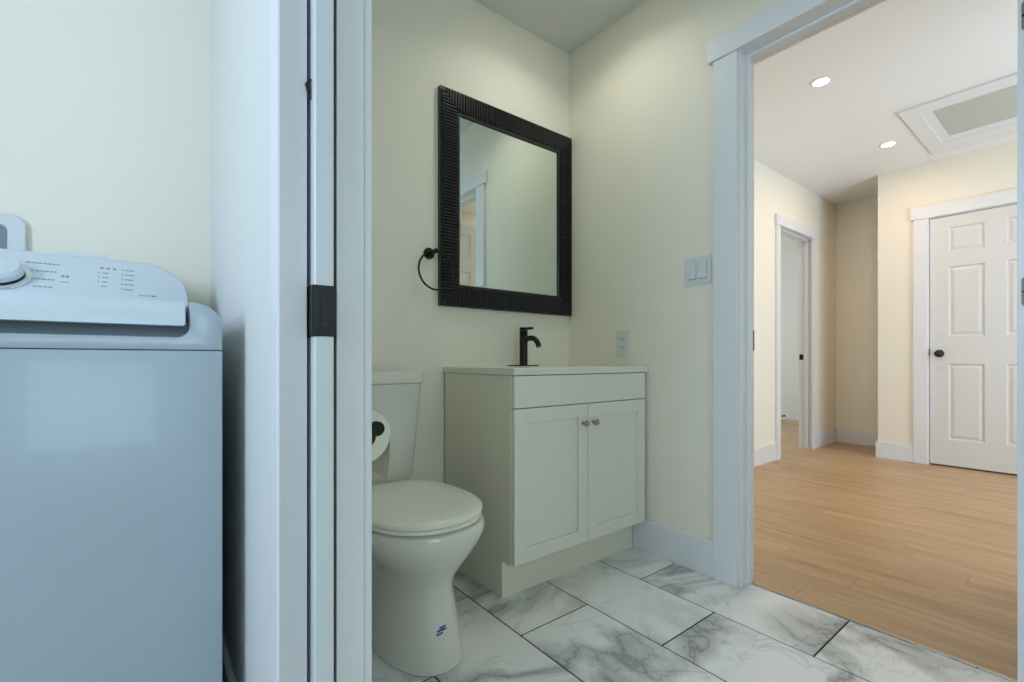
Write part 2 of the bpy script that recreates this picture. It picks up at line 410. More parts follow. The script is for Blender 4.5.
# hall doorway in back wall
r = sroot('trim_4', 'white casing of the hall doorway leading to the pale room', 'door frame', ((DX0+DX1)/2, YB, 0))
MB().box(DX0-.105, DX0-.028, YB-.018, YB, 0, ZO, .0015).build('side_casing', M['trim'], r)
MB().box(DX1-.026, DX1+.030, YB-.018, YB, 0, ZO, .0015).build('side_casing', M['trim'], r)
MB().box(DX0-.115, DX1+.032, YB-.024, YB, ZO, ZO+.088, .0015).build('head_casing', M['trim'], r)
MB().box(DX0-.02, DX0, YB, YB+T, 0, ZO).box(DX1, DX1+.02, YB, YB+T, 0, ZO).box(DX0-.02, DX1+.02, YB, YB+T, ZO, ZO+.02).build('jamb', M['trim'], r)
MB().box(DX1-.012, DX1, YB+.03, YB+.065, 0, ZO-.012, .001).box(DX0, DX0+.012, YB+.03, YB+.065, 0, ZO-.012, .001).box(DX0, DX1, YB+.03, YB+.065, ZO-.012, ZO, .001).build('door_stop', M['trim'], r)
MB().box(DX1-.002, DX1+.001, YB+.078, YB+.112, .87, .925).build('strike_plate', M['black'], r)

# closed six panel door
def panel_door(root, org, width, height, thick, u, n):
    """leaf with six raised panels; org = lower left front corner, u = width direction, n = outward normal"""
    U, Nn, Z = Vector(u), Vector(n), Vector((0, 0, 1)); O = Vector(org)
    st, mu = .114, .117
    pwid = (width-2*st-mu)/2
    rows = [(.21, .825), (1.05, 1.615), (1.735, 1.935)]
    cols = [(st, st+pwid), (st+pwid+mu, width-st)]
    bm = bmesh.new()
    def P(a, z, d): return bm.verts.new(O+U*a+Z*z+Nn*d)
    for side in (0, 1):
        base = 0 if side == 0 else -thick; sg = 1 if side == 0 else -1
        xs = sorted({0, width, *[c for cc in cols for c in cc]}); zs = sorted({0, height, *[c for rr in rows for c in rr]})
        for i in range(len(xs)-1):
            for j in range(len(zs)-1):
                a0, a1, z0, z1 = xs[i], xs[i+1], zs[j], zs[j+1]
                if (a0, a1) in cols and (z0, z1) in rows:
                    prev = None
                    for ins, dep in ((0, 0), (.006, -.009), (.014, -.010), (.034, -.003), (.040, -.003)):
                        ring = [P(a0+ins, z0+ins, base+sg*dep), P(a1-ins, z0+ins, base+sg*dep), P(a1-ins, z1-ins, base+sg*dep), P(a0+ins, z1-ins, base+sg*dep)]
                        if prev:
                            for q in range(4): bm.faces.new((prev[q], prev[(q+1) % 4], ring[(q+1) % 4], ring[q]))
                        prev = ring
                    bm.faces.new(prev)
                else:
                    bm.faces.new((P(a0, z0, base), P(a1, z0, base), P(a1, z1, base), P(a0, z1, base)))
    for q in ((0, 0, 0, height), (width, 0, width, height), (0, 0, width, 0), (0, height, width, height)):
        bm.faces.new((P(q[0], q[1], 0), P(q[2], q[3], 0), P(q[2], q[3], -thick), P(q[0], q[1], -thick)))
    bmesh.ops.remove_doubles(bm, verts=bm.verts[:], dist=1e-5); bmesh.ops.recalc_face_normals(bm, faces=bm.faces[:])
    m = MB(); m.bm.free(); m.bm = bm
    return m.build('door_leaf', M['door'], root)
d = sroot('door_2', 'closed white six-panel door with dark oval knob in the hall', 'door', (XH, .53, 0))
panel_door(d, (XH+.004, .915, .012), .762, 2.028, .035, (0, -1, 0), (-1, 0, 0))
kb = MB().lathe([(.0001, -.004), (.031, -.004), (.032, 0), (.028, .004), (.011, .008), (.010, .026), (.016, .031), (.024, .040), (.025, .050), (.019, .060), (.008, .065), (.0001, .066)],
                (0, 0, 0), 'x', 28)
bmesh.ops.transform(kb.bm, matrix=Matrix.Translation((XH+.003, .857, .922)) @ Matrix.Scale(-1, 4, (1, 0, 0)), verts=kb.bm.verts)
bmesh.ops.recalc_face_normals(kb.bm, faces=kb.bm.faces[:])
kb.build('knob', M['bronze'], d, True)
MB().box(XH-.002, XH+.003, .9155, .920, .905, .965).build('latch', M['bronze'], d)
r = casing_x('trim_5', XH, -1, .148, .920, .092, .015, 'white casing round the closed panelled door in the hall', zt=ZO, hh=.10)
MB().box(XH, XH+T, .135, .149, 0, ZO).box(XH, XH+T, .919, .933, 0, ZO).box(XH, XH+T, .149, .919, ZO-.006, ZO+.0).build('jamb', M['trim'], r)
MB().box(XH+.06, XH+T, .149, .919, -.004, ZO-.006).build('leak_blocker', M['darkgap'], r)  # unseen board added behind the door to stop light leaking in

# the bathroom's own door, swung open into the hall
d = sroot('door_3', 'white panelled bathroom door swung open into the hall', 'door', (XH0+.02, DY0, 0))
panel_door(d, (XH0+.012, DY0-.006, .012), .705, 2.022, .035, (1, 0, 0), (0, 1, 0))
def hinge(z):
    ya, yb = .104, .1385
    pts = [(ya, z-.038), (ya, z+.038)]+arc(yb-.009, z+.029, .009, 90, 0, 5)+arc(yb-.009, z-.029, .009, 0, -90, 5)
    ho = MB().prism(pts, 'x', XW-.0025, XW+.0005).build('hinge', M['hinge'], fr)
    for dy, dz in ((.020, .024), (.013, 0), (.020, -.024)):
        k_ = MB().lathe([(.0001, 0), (.0038, 0), (.0038, .0008), (.0001, .0009)], (XW-.0033, yb-dy+.009, z+dz), 'x', 12).build('screw', M['bronze'], ho)
for z in (1.757, 1.045): hinge(z)
kb = MB().lathe([(.0001, 0), (.031, 0), (.028, .006), (.011, .01), (.010, .028), (.024, .042), (.024, .05), (.010, .062), (.0001, .063)], (XH0+.655, DY0-.006, .93), 'y', 24)
kb.build('knob', M['bronze'], d, True)

# baseboards
def base(n, boxes, label, h=.145, inset=.014):
    m = MB()
    for x0, x1, y0, y1 in boxes: m.box(x0, x1, y0, y1, 0, h, .002)
    struct(m.build(n, M['trim']), label, 'baseboard')
base('baseboard_right', [(XW-.014, XW, DY1+.1, YB)], 'white baseboard beside the vanity below the light switches')
base('baseboard_back', [(.268, XW-.014, YB-.014, YB)], 'white baseboard behind toilet and vanity')
base('baseboard_left', [(.141, .155, .762, YB-.014), (XL, .155, YB-.014, YB)], 'white baseboard beside and behind the washer')
base('baseboard_bath_left', [(.268, .282, .81, YB-.014)], 'white baseboard on the toilet side of the partition')
base('baseboard_hall_left', [(XH0, DX0-.105, YB-.014, YB), (DX1+.030, XR-.014, YB-.014, YB)], 'white baseboard on the bright hall wall beside the doorway')
base('baseboard_recess', [(XR-.014, XR, YR, YB), (XH+T, XR-.014, YR, YR+.014)], 'white baseboard in the shaded recess')
base('baseboard_far', [(XH-.014, XH, 1.018, YR+.014), (XH, XH+T, YR, YR+.014), (XH-.014, XH, HF, .05)], 'white baseboard left of the closed hall door')
base('baseboard_beyond', [(BX-.014, BX, YB+T, BY), (3.4, BX-.014, BY-.014, BY), (DX1+.1, BX-.014, YB+T, YB+T+.014)], 'white baseboard in the pale room beyond', h=.15)
m = MB().lathe([(.0001, 0), (.014, 0), (.014, .004), (.006, .008), (.006, .06), (.011, .062), (.011, .078), (.0001, .08)], (0, 0, 0), 'x', 16)
bmesh.ops.transform(m.bm, matrix=Matrix.Translation((BX-.014, 2.90, .06)) @ Matrix.Scale(-1, 4, (1, 0, 0)), verts=m.bm.verts)
bmesh.ops.recalc_face_normals(m.bm, faces=m.bm.faces[:])
tag(m.build('door_stop', M['black'], None, True), 'tiny black door stop on the baseboard of the pale room', 'door stop')

# attic hatch ----------------------------------------------------------
h = thing('attic_hatch', 'framed grey attic hatch in the hall ceiling', 'hatch', (4.4, .4, C))
HX0, HX1, HY0, HY1 = 3.905, 4.93, -.62, .858
ix0, ix1, iy0, iy1 = 4.055, 4.60, -.48, .718
m = MB()
def ringframe(m, o, i, z0, z1, slope=0):
    (a0, a1, b0, b1), (c0, c1, d0, d1) = o, i
    O1 = [(a0, b0, z1), (a1, b0, z1), (a1, b1, z1), (a0, b1, z1)]; O2 = [(x, y, z0) for x, y, _ in O1]
    I2 = [(c0, d0, z0+slope), (c1, d0, z0+slope), (c1, d1, z0+slope), (c0, d1, z0+slope)]; I1 = [(x, y, z1) for x, y, _ in I2]
    m.loft([O1, O2, I2, I1], caps=False)
ringframe(m, (HX0, HX1, HY0, HY1), (HX0+.09, HX1-.22, HY0+.09, HY1-.09), C-.014, C)
m.build('frame', M['trim'], h)
m = MB(); ringframe(m, (HX0+.09, HX1-.22, HY0+.09, HY1-.09), (ix0, ix1, iy0, iy1), C-.010, C)
m.build('inner_frame', M['trim'], h)
MB().box(ix0, ix1, iy0, iy1, C-.005, C-.001).build('panel', M['hatch'], h)

# downlights -------------------------------------------------------------
def downlight(x, y, label, group, power, colour, lamp='downlight_lamp', spread=180, k=1.0):
    t = thing('ceiling_light', label, 'ceiling light', (x, y, C), group)
    MB().lathe([(.040*k, 0), (.040*k, -.004), (.043*k, -.006), (.054*k, -.004), (.056*k, 0)], (x, y, C), 'z', 36).build('trim_ring', M['trim'], t, True)
    MB().lathe([(.0001, -.001), (.041*k, -.001), (.041*k, -.005), (.0001, -.006)], (x, y, C), 'z', 36).build('lens', M['lens'], t, True)
    d_ = bpy.data.lights.new(lamp, 'AREA'); d_.shape = 'DISK'; d_.size = .08*k; d_.energy = power; d_.color = colour; d_.spread = math.radians(spread)
    lo = bpy.data.objects.new(lamp, d_); lo.location = (x, y, C-.012); COL.objects.link(lo)
labels = ['round recessed ceiling light in the hall, the one nearer the bathroom doorway', 'round recessed ceiling light beside the attic hatch',
          'round recessed ceiling light near the hall window', 'round recessed ceiling light near the hall window by the far wall']
for i, (x, y) in enumerate(DOWNLIGHTS):
    downlight(x, y, labels[i], 'recessed lights in the hall ceiling', DOWN_P, DOWN_C)
downlight(BATH_LIGHT[0], BATH_LIGHT[1], 'round recessed ceiling light over the bathroom vanity', None, BATH_P, BATH_C, 'bath_lamp', 140, 1.9)

# ------------------------------------------------------------------ vanity
VX0, VX1, VY = 1.012, XW-.016, 1.305
v = thing('vanity_cabinet', 'white two-door bathroom vanity cabinet between toilet and right wall', 'cabinet', ((VX0+VX1)/2, 1.55, 0))
m = MB()
m.box(VX0, VX0+.016, VY, YB-.016, .135, .813, .0008).box(VX1-.016, VX1, VY, YB-.016, .135, .813, .0008)
m.box(VX0, VX0+.016, VY+.07, YB-.016, 0, .135).box(VX1-.016, VX1, VY+.07, YB-.016, 0, .135)
m.box(VX0+.016, VX1-.016, VY+.005, YB-.016, .135, .15).box(VX0+.016, VX1-.016, YB-.022, YB-.016, .15, .813)
m.box(VX0+.016, VX1-.016, VY, VY+.016, .655, .813).box(VX0+.016, VX1-.016, VY, VY+.016, .135, .16)
m.build('body', M['vanity'], v)
MB().box(VX0+.0005, VX1-.0005, VY+.052, VY+.07, 0, .135, .0008).build('toe_kick', M['vanity'], v)
fy0, fy1 = VY-.019, VY-.001
MB().box(VX0+.002, VX1-.001, fy0, fy1, .697, .811, .0012).build('drawer_front', M['vanity_front'], v)
def shaker(x0, x1, z0, z1):
    m = MB(); w_ = .052
    m.box(x0, x0+w_, fy0, fy1, z0, z1, .001).box(x1-w_, x1, fy0, fy1, z0, z1, .001)
    m.box(x0+w_, x1-w_, fy0, fy1, z0, z0+w_, .001).box(x0+w_, x1-w_, fy0, fy1, z1-w_, z1, .001)
    m.box(x0+w_-.002, x1-w_+.002, fy0+.008, fy1-.002, z0+w_-.002, z1-w_+.002)
    return m.build('door', M['vanity_front'], v)
xm = (VX0+VX1)/2+.0005
for x0, x1, kx in ((VX0+.002, xm-.0012, xm-.030), (xm+.0012, VX1-.001, xm+.030)):
    dd = shaker(x0, x1, .141, .693)
    k_ = MB().lathe([(.0001, 0), (.007, 0), (.006, .003), (.0045, .012), (.0085, .017), (.0125, .020), (.013, .024), (.010, .0275), (.0001, .029)], (0, 0, 0), 'y', 24)
    bmesh.ops.transform(k_.bm, matrix=Matrix.Translation((kx, fy0, .618)) @ Matrix.Scale(-1, 4, (0, 1, 0)), verts=k_.bm.verts)
    bmesh.ops.recalc_face_normals(k_.bm, faces=k_.bm.faces[:])
    k_.build('knob', M['knob'], dd, True)
ct = thing('vanity_countertop', 'thin white vanity top with basin on the cabinet', 'countertop', ((VX0+VX1)/2, 1.53, .8145))
cx0, cx1, cy0, cy1 = VX0-.004, XW-.004, VY-.024, YB-.001
bcx, bcy, brx, bry = (cx0+cx1)/2, 1.50, .21, .135
N_ = 48
def rect_ring(z, x0, x1, y0, y1):
    out = []
    for i in range(N_):
        a = 2*PI*(i+.5)/N_; c_, s_ = math.cos(a), math.sin(a)
        kx = ((x1-bcx) if c_ > 0 else (bcx-x0))/abs(c_) if abs(c_) > 1e-6 else 1e9
        ky = ((y1-bcy) if s_ > 0 else (bcy-y0))/abs(s_) if abs(s_) > 1e-6 else 1e9
        k_ = min(kx, ky); out.append([bcx+c_*k_, bcy+s_*k_, z])
    for cx_, cy_ in ((x0, y0), (x1, y0), (x1, y1), (x0, y1)):
        j = min(range(N_), key=lambda q: (out[q][0]-cx_)**2+(out[q][1]-cy_)**2); out[j][0], out[j][1] = cx_, cy_
    return [tuple(p) for p in out]
def ell(z, f): return [(bcx+brx*f*math.cos(2*PI*(i+.5)/N_), bcy+bry*f*math.sin(2*PI*(i+.5)/N_), z) for i in range(N_)]
m = MB().loft([rect_ring(.8145, cx0, cx1, cy0, cy1), rect_ring(.838, cx0, cx1, cy0, cy1), rect_ring(.840, cx0+.002, cx1-.002, cy0+.002, cy1-.002), ell(.840, 1.0), ell(.838, .985), ell(.83, .96)], caps=False)
m.loft([rect_ring(.8145, cx0, cx1, cy0, cy1), ell(.8145, 1.02)], caps=False)
m.build('slab', M['quartz'], ct)
MB().loft([ell(.8385, .99), ell(.80, .93), ell(.75, .80), ell(.722, .55), ell(.715, .12)], caps=True).build('basin', M['porcelain'], ct, True)

# faucet
FXc, FYc, FZ = 1.395, 1.700, .840
t = thing('faucet', 'matte black single-hole faucet on the vanity top', 'faucet', (FXc, FYc, FZ))
pts = arc(FXc+.064, FYc, .025, -90, 90, 10)+arc(FXc-.064, FYc, .025, 90, 270, 10)
MB().prism(pts, 'z', FZ, FZ+.005, .001).build('base_plate', M['black'], t)
MB().lathe([(.0001, .005), (.0195, .005), (.0195, .163), (.018, .165), (.0001, .165)], (FXc, FYc, FZ), 'z', 32).build('body', M['black'], t, True)
sp = [(FXc, FYc-.010, FZ+.124), (FXc, FYc-.035, FZ+.129), (FXc, FYc-.060, FZ+.130), (FXc, FYc-.080, FZ+.125), (FXc, FYc-.096, FZ+.113), (FXc, FYc-.106, FZ+.098), (FXc, FYc-.110, FZ+.090)]
MB().tube(sp, .0125, 18).build('spout', M['black'], t, True)
MB().lathe([(.0001, .166), (.0195, .166), (.0195, .180), (.018, .182), (.0001, .182)], (FXc, FYc, FZ), 'z', 32).box(FXc-.007, FXc+.007, FYc-.066, FYc+.004, FZ+.170, FZ+.181, .002).build('handle', M['black'], t, True)

# ------------------------------------------------------------------ mirror
MX0, MX1, MZ0, MZ1, MYF = .985, 1.7797, 1.103, 2.050, 1.757
t = thing('framed_mirror', 'rectangular mirror in a ribbed black frame above the vanity', 'mirror', ((MX0+MX1)/2, YB, MZ0))
fw = .097
bm = MB()
yb, yf = YB-.001, MYF+.006
def mitre(pts_o, pts_i, y0, y1): bm.loft([[(x, y0, z) for x, z in pts_o], [(x, y1, z) for x, z in pts_o], [(x, y1, z) for x, z in pts_i], [(x, y0, z) for x, z in pts_i]], caps=False)
O_ = [(MX0, MZ0), (MX1, MZ0), (MX1, MZ1), (MX0, MZ1)]; I_ = [(MX0+fw, MZ0+fw), (MX1-fw, MZ0+fw), (MX1-fw, MZ1-fw), (MX0+fw, MZ1-fw)]
mitre(O_, I_, yb, yf)
# ribs run across the frame width, clipped on the mitre
pitch = .0138
def rib(a, b_, c_, d_):  # a,b on the outer edge; c,d on the inner edge (x,z)
    t_ = bmesh.new()
    ov = [t_.verts.new((a[0], yf, a[1])), t_.verts.new((b_[0], yf, b_[1])), t_.verts.new((c_[0], yf, c_[1])), t_.verts.new((d_[0], yf, d_[1]))]
    def lerp(p, q, f): return (p[0]+(q[0]-p[0])*f, p[1]+(q[1]-p[1])*f)
    A0, A1 = lerp(a, b_, .28), lerp(a, b_, .62); D0, D1 = lerp(d_, c_, .28), lerp(d_, c_, .62)
    tv = [t_.verts.new((p[0], MYF, p[1])) for p in (A0, A1, D1, D0)]
    t_.faces.new(tv)
    for i in range(4): t_.faces.new((ov[i], ov[(i+1) % 4], tv[(i+1) % 4], tv[i]))
    bmesh.ops.recalc_face_normals(t_, faces=t_.faces[:]); bm._merge(t_)
lip = .006
for side in range(4):
    L_ = (MZ1-MZ0) if side in (0, 1) else (MX1-MX0)
    n = int(round(L_/pitch)); p_ = L_/n
    for i in range(n):
        s0, s1 = i*p_, (i+1)*p_
        def dep(s): return max(lip+.002, min(fw-.012, s, L_-s))
        if s0 < lip or s1 > L_-lip: continue
        d0, d1 = dep(s0), dep(s1)
        if side == 0: rib((MX0+lip, MZ0+s0), (MX0+lip, MZ0+s1), (MX0+d1, MZ0+s1), (MX0+d0, MZ0+s0))
        if side == 1: rib((MX1-lip, MZ0+s0), (MX1-lip, MZ0+s1), (MX1-d1, MZ0+s1), (MX1-d0, MZ0+s0))
        if side == 2: rib((MX0+s0, MZ1-lip), (MX0+s1, MZ1-lip), (MX0+s1, MZ1-d1), (MX0+s0, MZ1-d0))
        if side == 3: rib((MX0+s0, MZ0+lip), (MX0+s1, MZ0+lip), (MX0+s1, MZ0+d1), (MX0+s0, MZ0+d0))
bm.build('frame', M['frame'], t)
gx0, gx1, gz0, gz1 = MX0+fw, MX1-fw, MZ0+fw, MZ1-fw
# bevelled glass: flat centre, sloping rim
bz = .010; yg = MYF+.011
m = MB()
R0 = [(gx0-.002, yg+.003, gz0-.002), (gx1+.002, yg+.003, gz0-.002), (gx1+.002, yg+.003, gz1+.002), (gx0-.002, yg+.003, gz1+.002)]
R1 = [(gx0+bz, yg, gz0+bz), (gx1-bz, yg, gz0+bz), (gx1-bz, yg, gz1-bz), (gx0+bz, yg, gz1-bz)]
R00 = [(x, yg+.006, z) for x, y, z in R0]
m.loft([R00, R0, R1]); m.build('mirror_glass', M['mirror'], t)

# towel ring
t = thing('towel_ring', 'black round towel ring on the wall left of the mirror', 'towel ring', (.940, YB, 1.335))
MB().lathe([(.0001, 0), (.0001, -.012), (.022, -.012), (.024, -.009), (.024, 0)][::-1], (.940, YB-.0005, 1.322), 'y', 28).build('wall_rose', M['black'], t, True)
MB().tube([(.940, YB-.010, 1.322), (.940, YB-.052, 1.322)], .0075, 14).tube([(.940, YB-.052, 1.322), (.940, YB-.066, 1.322)], .0105, 16).build('post', M['black'], t, True)
ry = YB-.062
MB().tube([(.944+.081*math.sin(2*PI*i/48), ry, 1.242+.081*math.cos(2*PI*i/48)) for i in range(48)], .0042, 12, closed=True).build('ring', M['black'], t, True)

# wall plates
def plate(name, label, cat, y0, y1, z0, z1):
    t = thing(name, label, cat, (XW, (y0+y1)/2, z0))
    MB().box(XW-.006, XW-.0003, y0, y1, z0, z1, .002).build('cover_plate', M['plate'], t)
    return t
t = plate('light_switch', 'white double rocker light switch beside the hall doorway', 'light switch', .979, 1.098, 1.179, 1.293)
for yc in (1.0615, 1.0155):
    MB().box(XW-.0064, XW-.0055, yc-.0178, yc+.0178, 1.200, 1.272).build('rocker_gap_shade', M['print'], t)  # grey backing stands in for shade around the rocker
    rk = MB().prism([(XW-.0062, 1.203), (XW-.0100, 1.203), (XW-.0078, 1.236), (XW-.0095, 1.271), (XW-.0062, 1.271)], 'y', yc-.0165, yc+.0165)
    rk.build('rocker', M['plate'], t)
t = plate('wall_outlet', 'white rectangular wall outlet above the vanity corner', 'outlet', 1.386, 1.458, .890, 1.008)
MB().box(XW-.0085, XW-.0055, 1.4055, 1.4385, .916, .982, .001).build('receptacle', M['plate'], t)
for zc in (.968, .930):
    MB().box(XW-.009, XW-.0083, 1.428, 1.4305, zc-.005, zc+.005).box(XW-.009, XW-.0083, 1.4135, 1.416, zc-.005, zc+.005).box(XW-.009, XW-.0083, 1.420, 1.424, zc-.012, zc-.008).build('socket_slots', M['darkgap'], t)

# ------------------------------------------------------------------ toilet
TC = .650
def oval(z, hw, yf, yb, n=56, p=2.2, pb=2.6, cx=TC, ym=None):
    """egg plan: front half ellipse reaching yf, squarer back half reaching yb"""
    ym = ym if ym is not None else yf+(yb-yf)*.5; out = []
    for i in range(n):
        a = 2*PI*i/n; c_, s_ = math.cos(a), math.sin(a); e = p if s_ < 0 else pb
        x = hw*math.copysign(abs(c_)**(2/e), c_); y = (ym-yf if s_ < 0 else yb-ym)*math.copysign(abs(s_)**(2/e), s_)
        out.append((cx+x, ym+y, z))
    return out
t = thing('toilet', 'white two-piece toilet with closed round lid beside the vanity', 'toilet', (TC, 1.40, 0))
secs = [(0.0, .120, 1.130, 1.66), (.006, .124, 1.125, 1.66), (.03, .122, 1.128, 1.66), (.10, .113, 1.140, 1.65), (.17, .104, 1.152, 1.64), (.215, .099, 1.158, 1.64),
        (.245, .108, 1.150, 1.65), (.28, .135, 1.127, 1.66), (.31, .158, 1.108, 1.665), (.34, .177, 1.092, 1.67), (.365, .188, 1.083, 1.675), (.385, .191, 1.082, 1.68), (.396, .186, 1.088, 1.678), (.40, .178, 1.10, 1.67)]
MB().loft([oval(z, hw, a, b_, ym=a+.235) for z, hw, a, b_ in secs]).build('bowl', M['porcelain'], t, True)
MB().loft([oval(z, .184-i_, 1.094+i_, 1.57-i_, ym=1.32) for z, i_ in ((.4005, .008), (.404, .001), (.411, 0), (.4145, .004))]).build('seat', M['seat'], t, True)
MB().loft([oval(z, .187-i_, 1.091+i_, 1.575-i_, ym=1.32) for z, i_ in ((.4155, .006), (.419, .001), (.428, 0), (.434, .005), (.438, .020), (.4405, .06), (.4415, .12))]).build('seat_lid', M['seat'], t, True)
MB().tube([(TC-.09, 1.587, .414), (TC-.05, 1.587, .414)], .011, 14).build('hinge', M['seat'], t, True)
MB().tube([(TC+.05, 1.587, .414), (TC+.09, 1.587, .414)], .011, 14).build('hinge', M['seat'], t, True)
def tank_ring(z, hw, y0, y1, r=.035, n=6, bow=.012):
    TC = .632
    pts = arc(TC+hw-r, y0+r, r, -90, 0, n)+arc(TC+hw-.012, y1-.012, .012, 0, 90, 3)+arc(TC-hw+.012, y1-.012, .012, 90, 180, 3)+arc(TC-hw+r, y0+r, r, 180, 270, n)
    return [(x, y-bow*(1-((x-TC)/hw)**2)*(1 if y < (y0+y1)/2 else 0), z) for x, y in pts]
MB().loft([tank_ring(.4005, .135, 1.62, 1.762), tank_ring(.415, .150, 1.615, 1.762), tank_ring(.44, .160, 1.605, 1.762), tank_ring(.60, .173, 1.598, 1.762), tank_ring(.780, .187, 1.590, 1.762)]).build('tank', M['porcelain'], t, True)
MB().loft([tank_ring(z, .197-i_, 1.578+i_, 1.768-i_) for z, i_ in ((.781, .007), (.785, .003), (.816, .003), (.825, .006), (.829, .015))]).build('tank_lid', M['porcelain'], t, True)
MB().tube([(TC-.150, 1.585, .735), (TC-.150, 1.565, .735)], .012, 14).tube([(TC-.150, 1.570, .735), (TC-.110, 1.563, .728), (TC-.085, 1.563, .722)], [.006, .0055, .005], 10).build('flush_lever', M['chrome'], t, True)

# ink mark on the pedestal: found by the ray through the pedestal side, laid on its surface
bowl = [o for o in bpy.data.objects if o.name == 'bowl'][0]
bpy.context.view_layer.update()
def on_bowl(x, z):
    ok, p, n, _ = bowl.ray_cast(Vector((x, .5, z))-bowl.matrix_world.translation, Vector((0, 1, 0)))
    return Vector(p)+bowl.matrix_world.translation+Vector(n)*.0007
m = MB()
for zc, xa, xb in ((.122, -.006, .014), (.116, -.013, .008), (.1145, .004, .016), (.108, -.015, .004)):
    a = [on_bowl(.642+xa+(xb-xa)*q/4, zc+.0028+(xa+(xb-xa)*q/4)*.15) for q in range(5)]; b_ = [on_bowl(.642+xa+(xb-xa)*q/4, zc-.0028+(xa+(xb-xa)*q/4)*.15) for q in range(5)]
    A = [m.bm.verts.new(p) for p in a]; B = [m.bm.verts.new(p) for p in b_]
    for q in range(4): m.bm.faces.new((A[q], B[q], B[q+1], A[q+1]))
m.build('ink_mark', M['ink'], t)

# ------------------------------------------------------------------ toilet paper on its holder
hx, hy, hz = .320, .93, .741
t = thing('toilet_paper_holder', 'black wall bar holder carrying the toilet roll', 'toilet paper holder', (.268, .90, hz))
MB().lathe([(.0001, 0), (.024, 0), (.024, .008), (.021, .010), (.0001, .011)], (.2685, .845, hz), 'x', 24).build('wall_rose', M['black'], t, True)
MB().tube([(.277, .845, hz), (hx+.004, .845, hz)], .0085, 14).build('arm', M['black'], t, True)
MB().tube([(hx, .838, hz), (hx, .985, hz)], .0068, 16).lathe([(.0001, -.006), (.0125, -.006), (.0135, -.004), (.0135, .006), (.009, .008), (.0001, .008)], (hx+.012, .832, hz), 'y', 20).build('bar', M['black'], t, True)
rc = hz-.0175
t = thing('toilet_roll', 'white roll of toilet paper hanging in front of the tank', 'toilet paper', (hx, .916, rc-.06))
m = MB(); n = 40; rr, ri = .0525, .0245; ya, yb_ = .866, .966
def circ(r, y): return [(hx+r*math.cos(2*PI*i/n), y, rc+r*math.sin(2*PI*i/n)) for i in range(n)]
m.loft([circ(ri, ya), circ(rr-.001, ya), circ(rr, ya+.001), circ(rr, yb_-.001), circ(rr-.001, yb_), circ(ri, yb_)], caps=False)
m.build('roll', M['paper'], t, True)
m = MB().loft([circ(ri-.0015, ya+.001), circ(ri, ya+.0005), circ(ri, yb_-.0005), circ(ri-.0015, yb_-.001), circ(ri-.0015, ya+.001)], caps=False); m.build('core', M['core'], t, True)
prof = [(hx+(rr+.0008)*math.cos(a), rc+(rr+.0008)*math.sin(a)) for a in [math.radians(q) for q in range(70, -1, -7)]]+[(hx+rr+.001, rc-.03), (hx+rr-.0005, rc-.06), (hx+rr-.003, rc-.09)]
inn = [(hx+(x-hx)*.985-.0, z) for x, z in prof]
m = MB().loft([[(x, y, z) for x, z in prof]+[(x, y, z) for x, z in inn[::-1]] for y in (ya+.001, yb_-.001)]); m.build('loose_sheet', M['paper'], t, True)

# ------------------------------------------------------------------ washing machine
WX0, WX1, WY0, WY1 = -.575, .1135, 1.068, 1.745
t = thing('washing_machine', 'white top-loading washing machine against the laundry wall', 'washing machine', ((WX0+WX1)/2, 1.4, 0))
MB().box(WX0, WX1, WY0, WY1, .02, .8857, .003, 2).build('cabinet', M['enamel'], t, True)
for fx in (WX0+.05, WX1-.05):
    for fy in (WY0+.06, WY1-.06): MB().lathe([(.0001, 0), (.02, 0), (.02, .012), (.01, .016), (.01, .022), (.0001, .022)], (fx, fy, 0), 'z', 16).build('foot', M['black'], t, True)
ztop, zrec = .977, .911
lx0, lx1 = WX0+.062, WX1-.0575
out = [(WX0, .8865), (WX1, .8865)]+[(WX1, .925)]+arc(WX1-.045, .932, .045, 0, 90, 8)+[(lx1+.004, ztop)]+arc(lx1-.016, zrec+.020, .020, 0, -90, 6)+arc(lx0+.016, zrec+.020, .020, -90, -180, 6)+[(lx0-.004, ztop)]+arc(WX0+.045, .932, .045, 90, 180, 8)
MB().prism(out, 'y', WY0, WY1, .0045, 2).build('top_cover', M['enamel'], t, True)
# inner well filler, its grey standing in for shade under the lid
MB().box(lx0-.003, lx1+.003, WY0+.045, WY1-.14, zrec+.0005, .94).build('slot_shade_fill', M['print'], t)
lidp = [(WY0-.005, .930), (WY0-.001, .9255), (WY0+.03, .9255), (WY0+.03, .948), (1.50, .955), (1.50, .984)]+[(WY0+.055, .982), (WY0+.030, .980), (WY0+.014, .975), (WY0+.003, .965), (WY0-.003, .952), (WY0-.005, .940)]
m = MB().prism(lidp, 'x', lx0+.003, lx1-.002, .003, 2)
for vv in m.bm.verts:     # rounded lower corners of the front lip
    if vv.co.y < WY0+.035:
        dx = min(vv.co.x-lx0, lx1-vv.co.x)
        if dx < .02 and vv.co.z < .95: vv.co.z = max(vv.co.z, .945-.0195*math.sqrt(max(0, 1-(1-dx/.02)**2)))
m.build('lid', M['wplastic'], t, True)
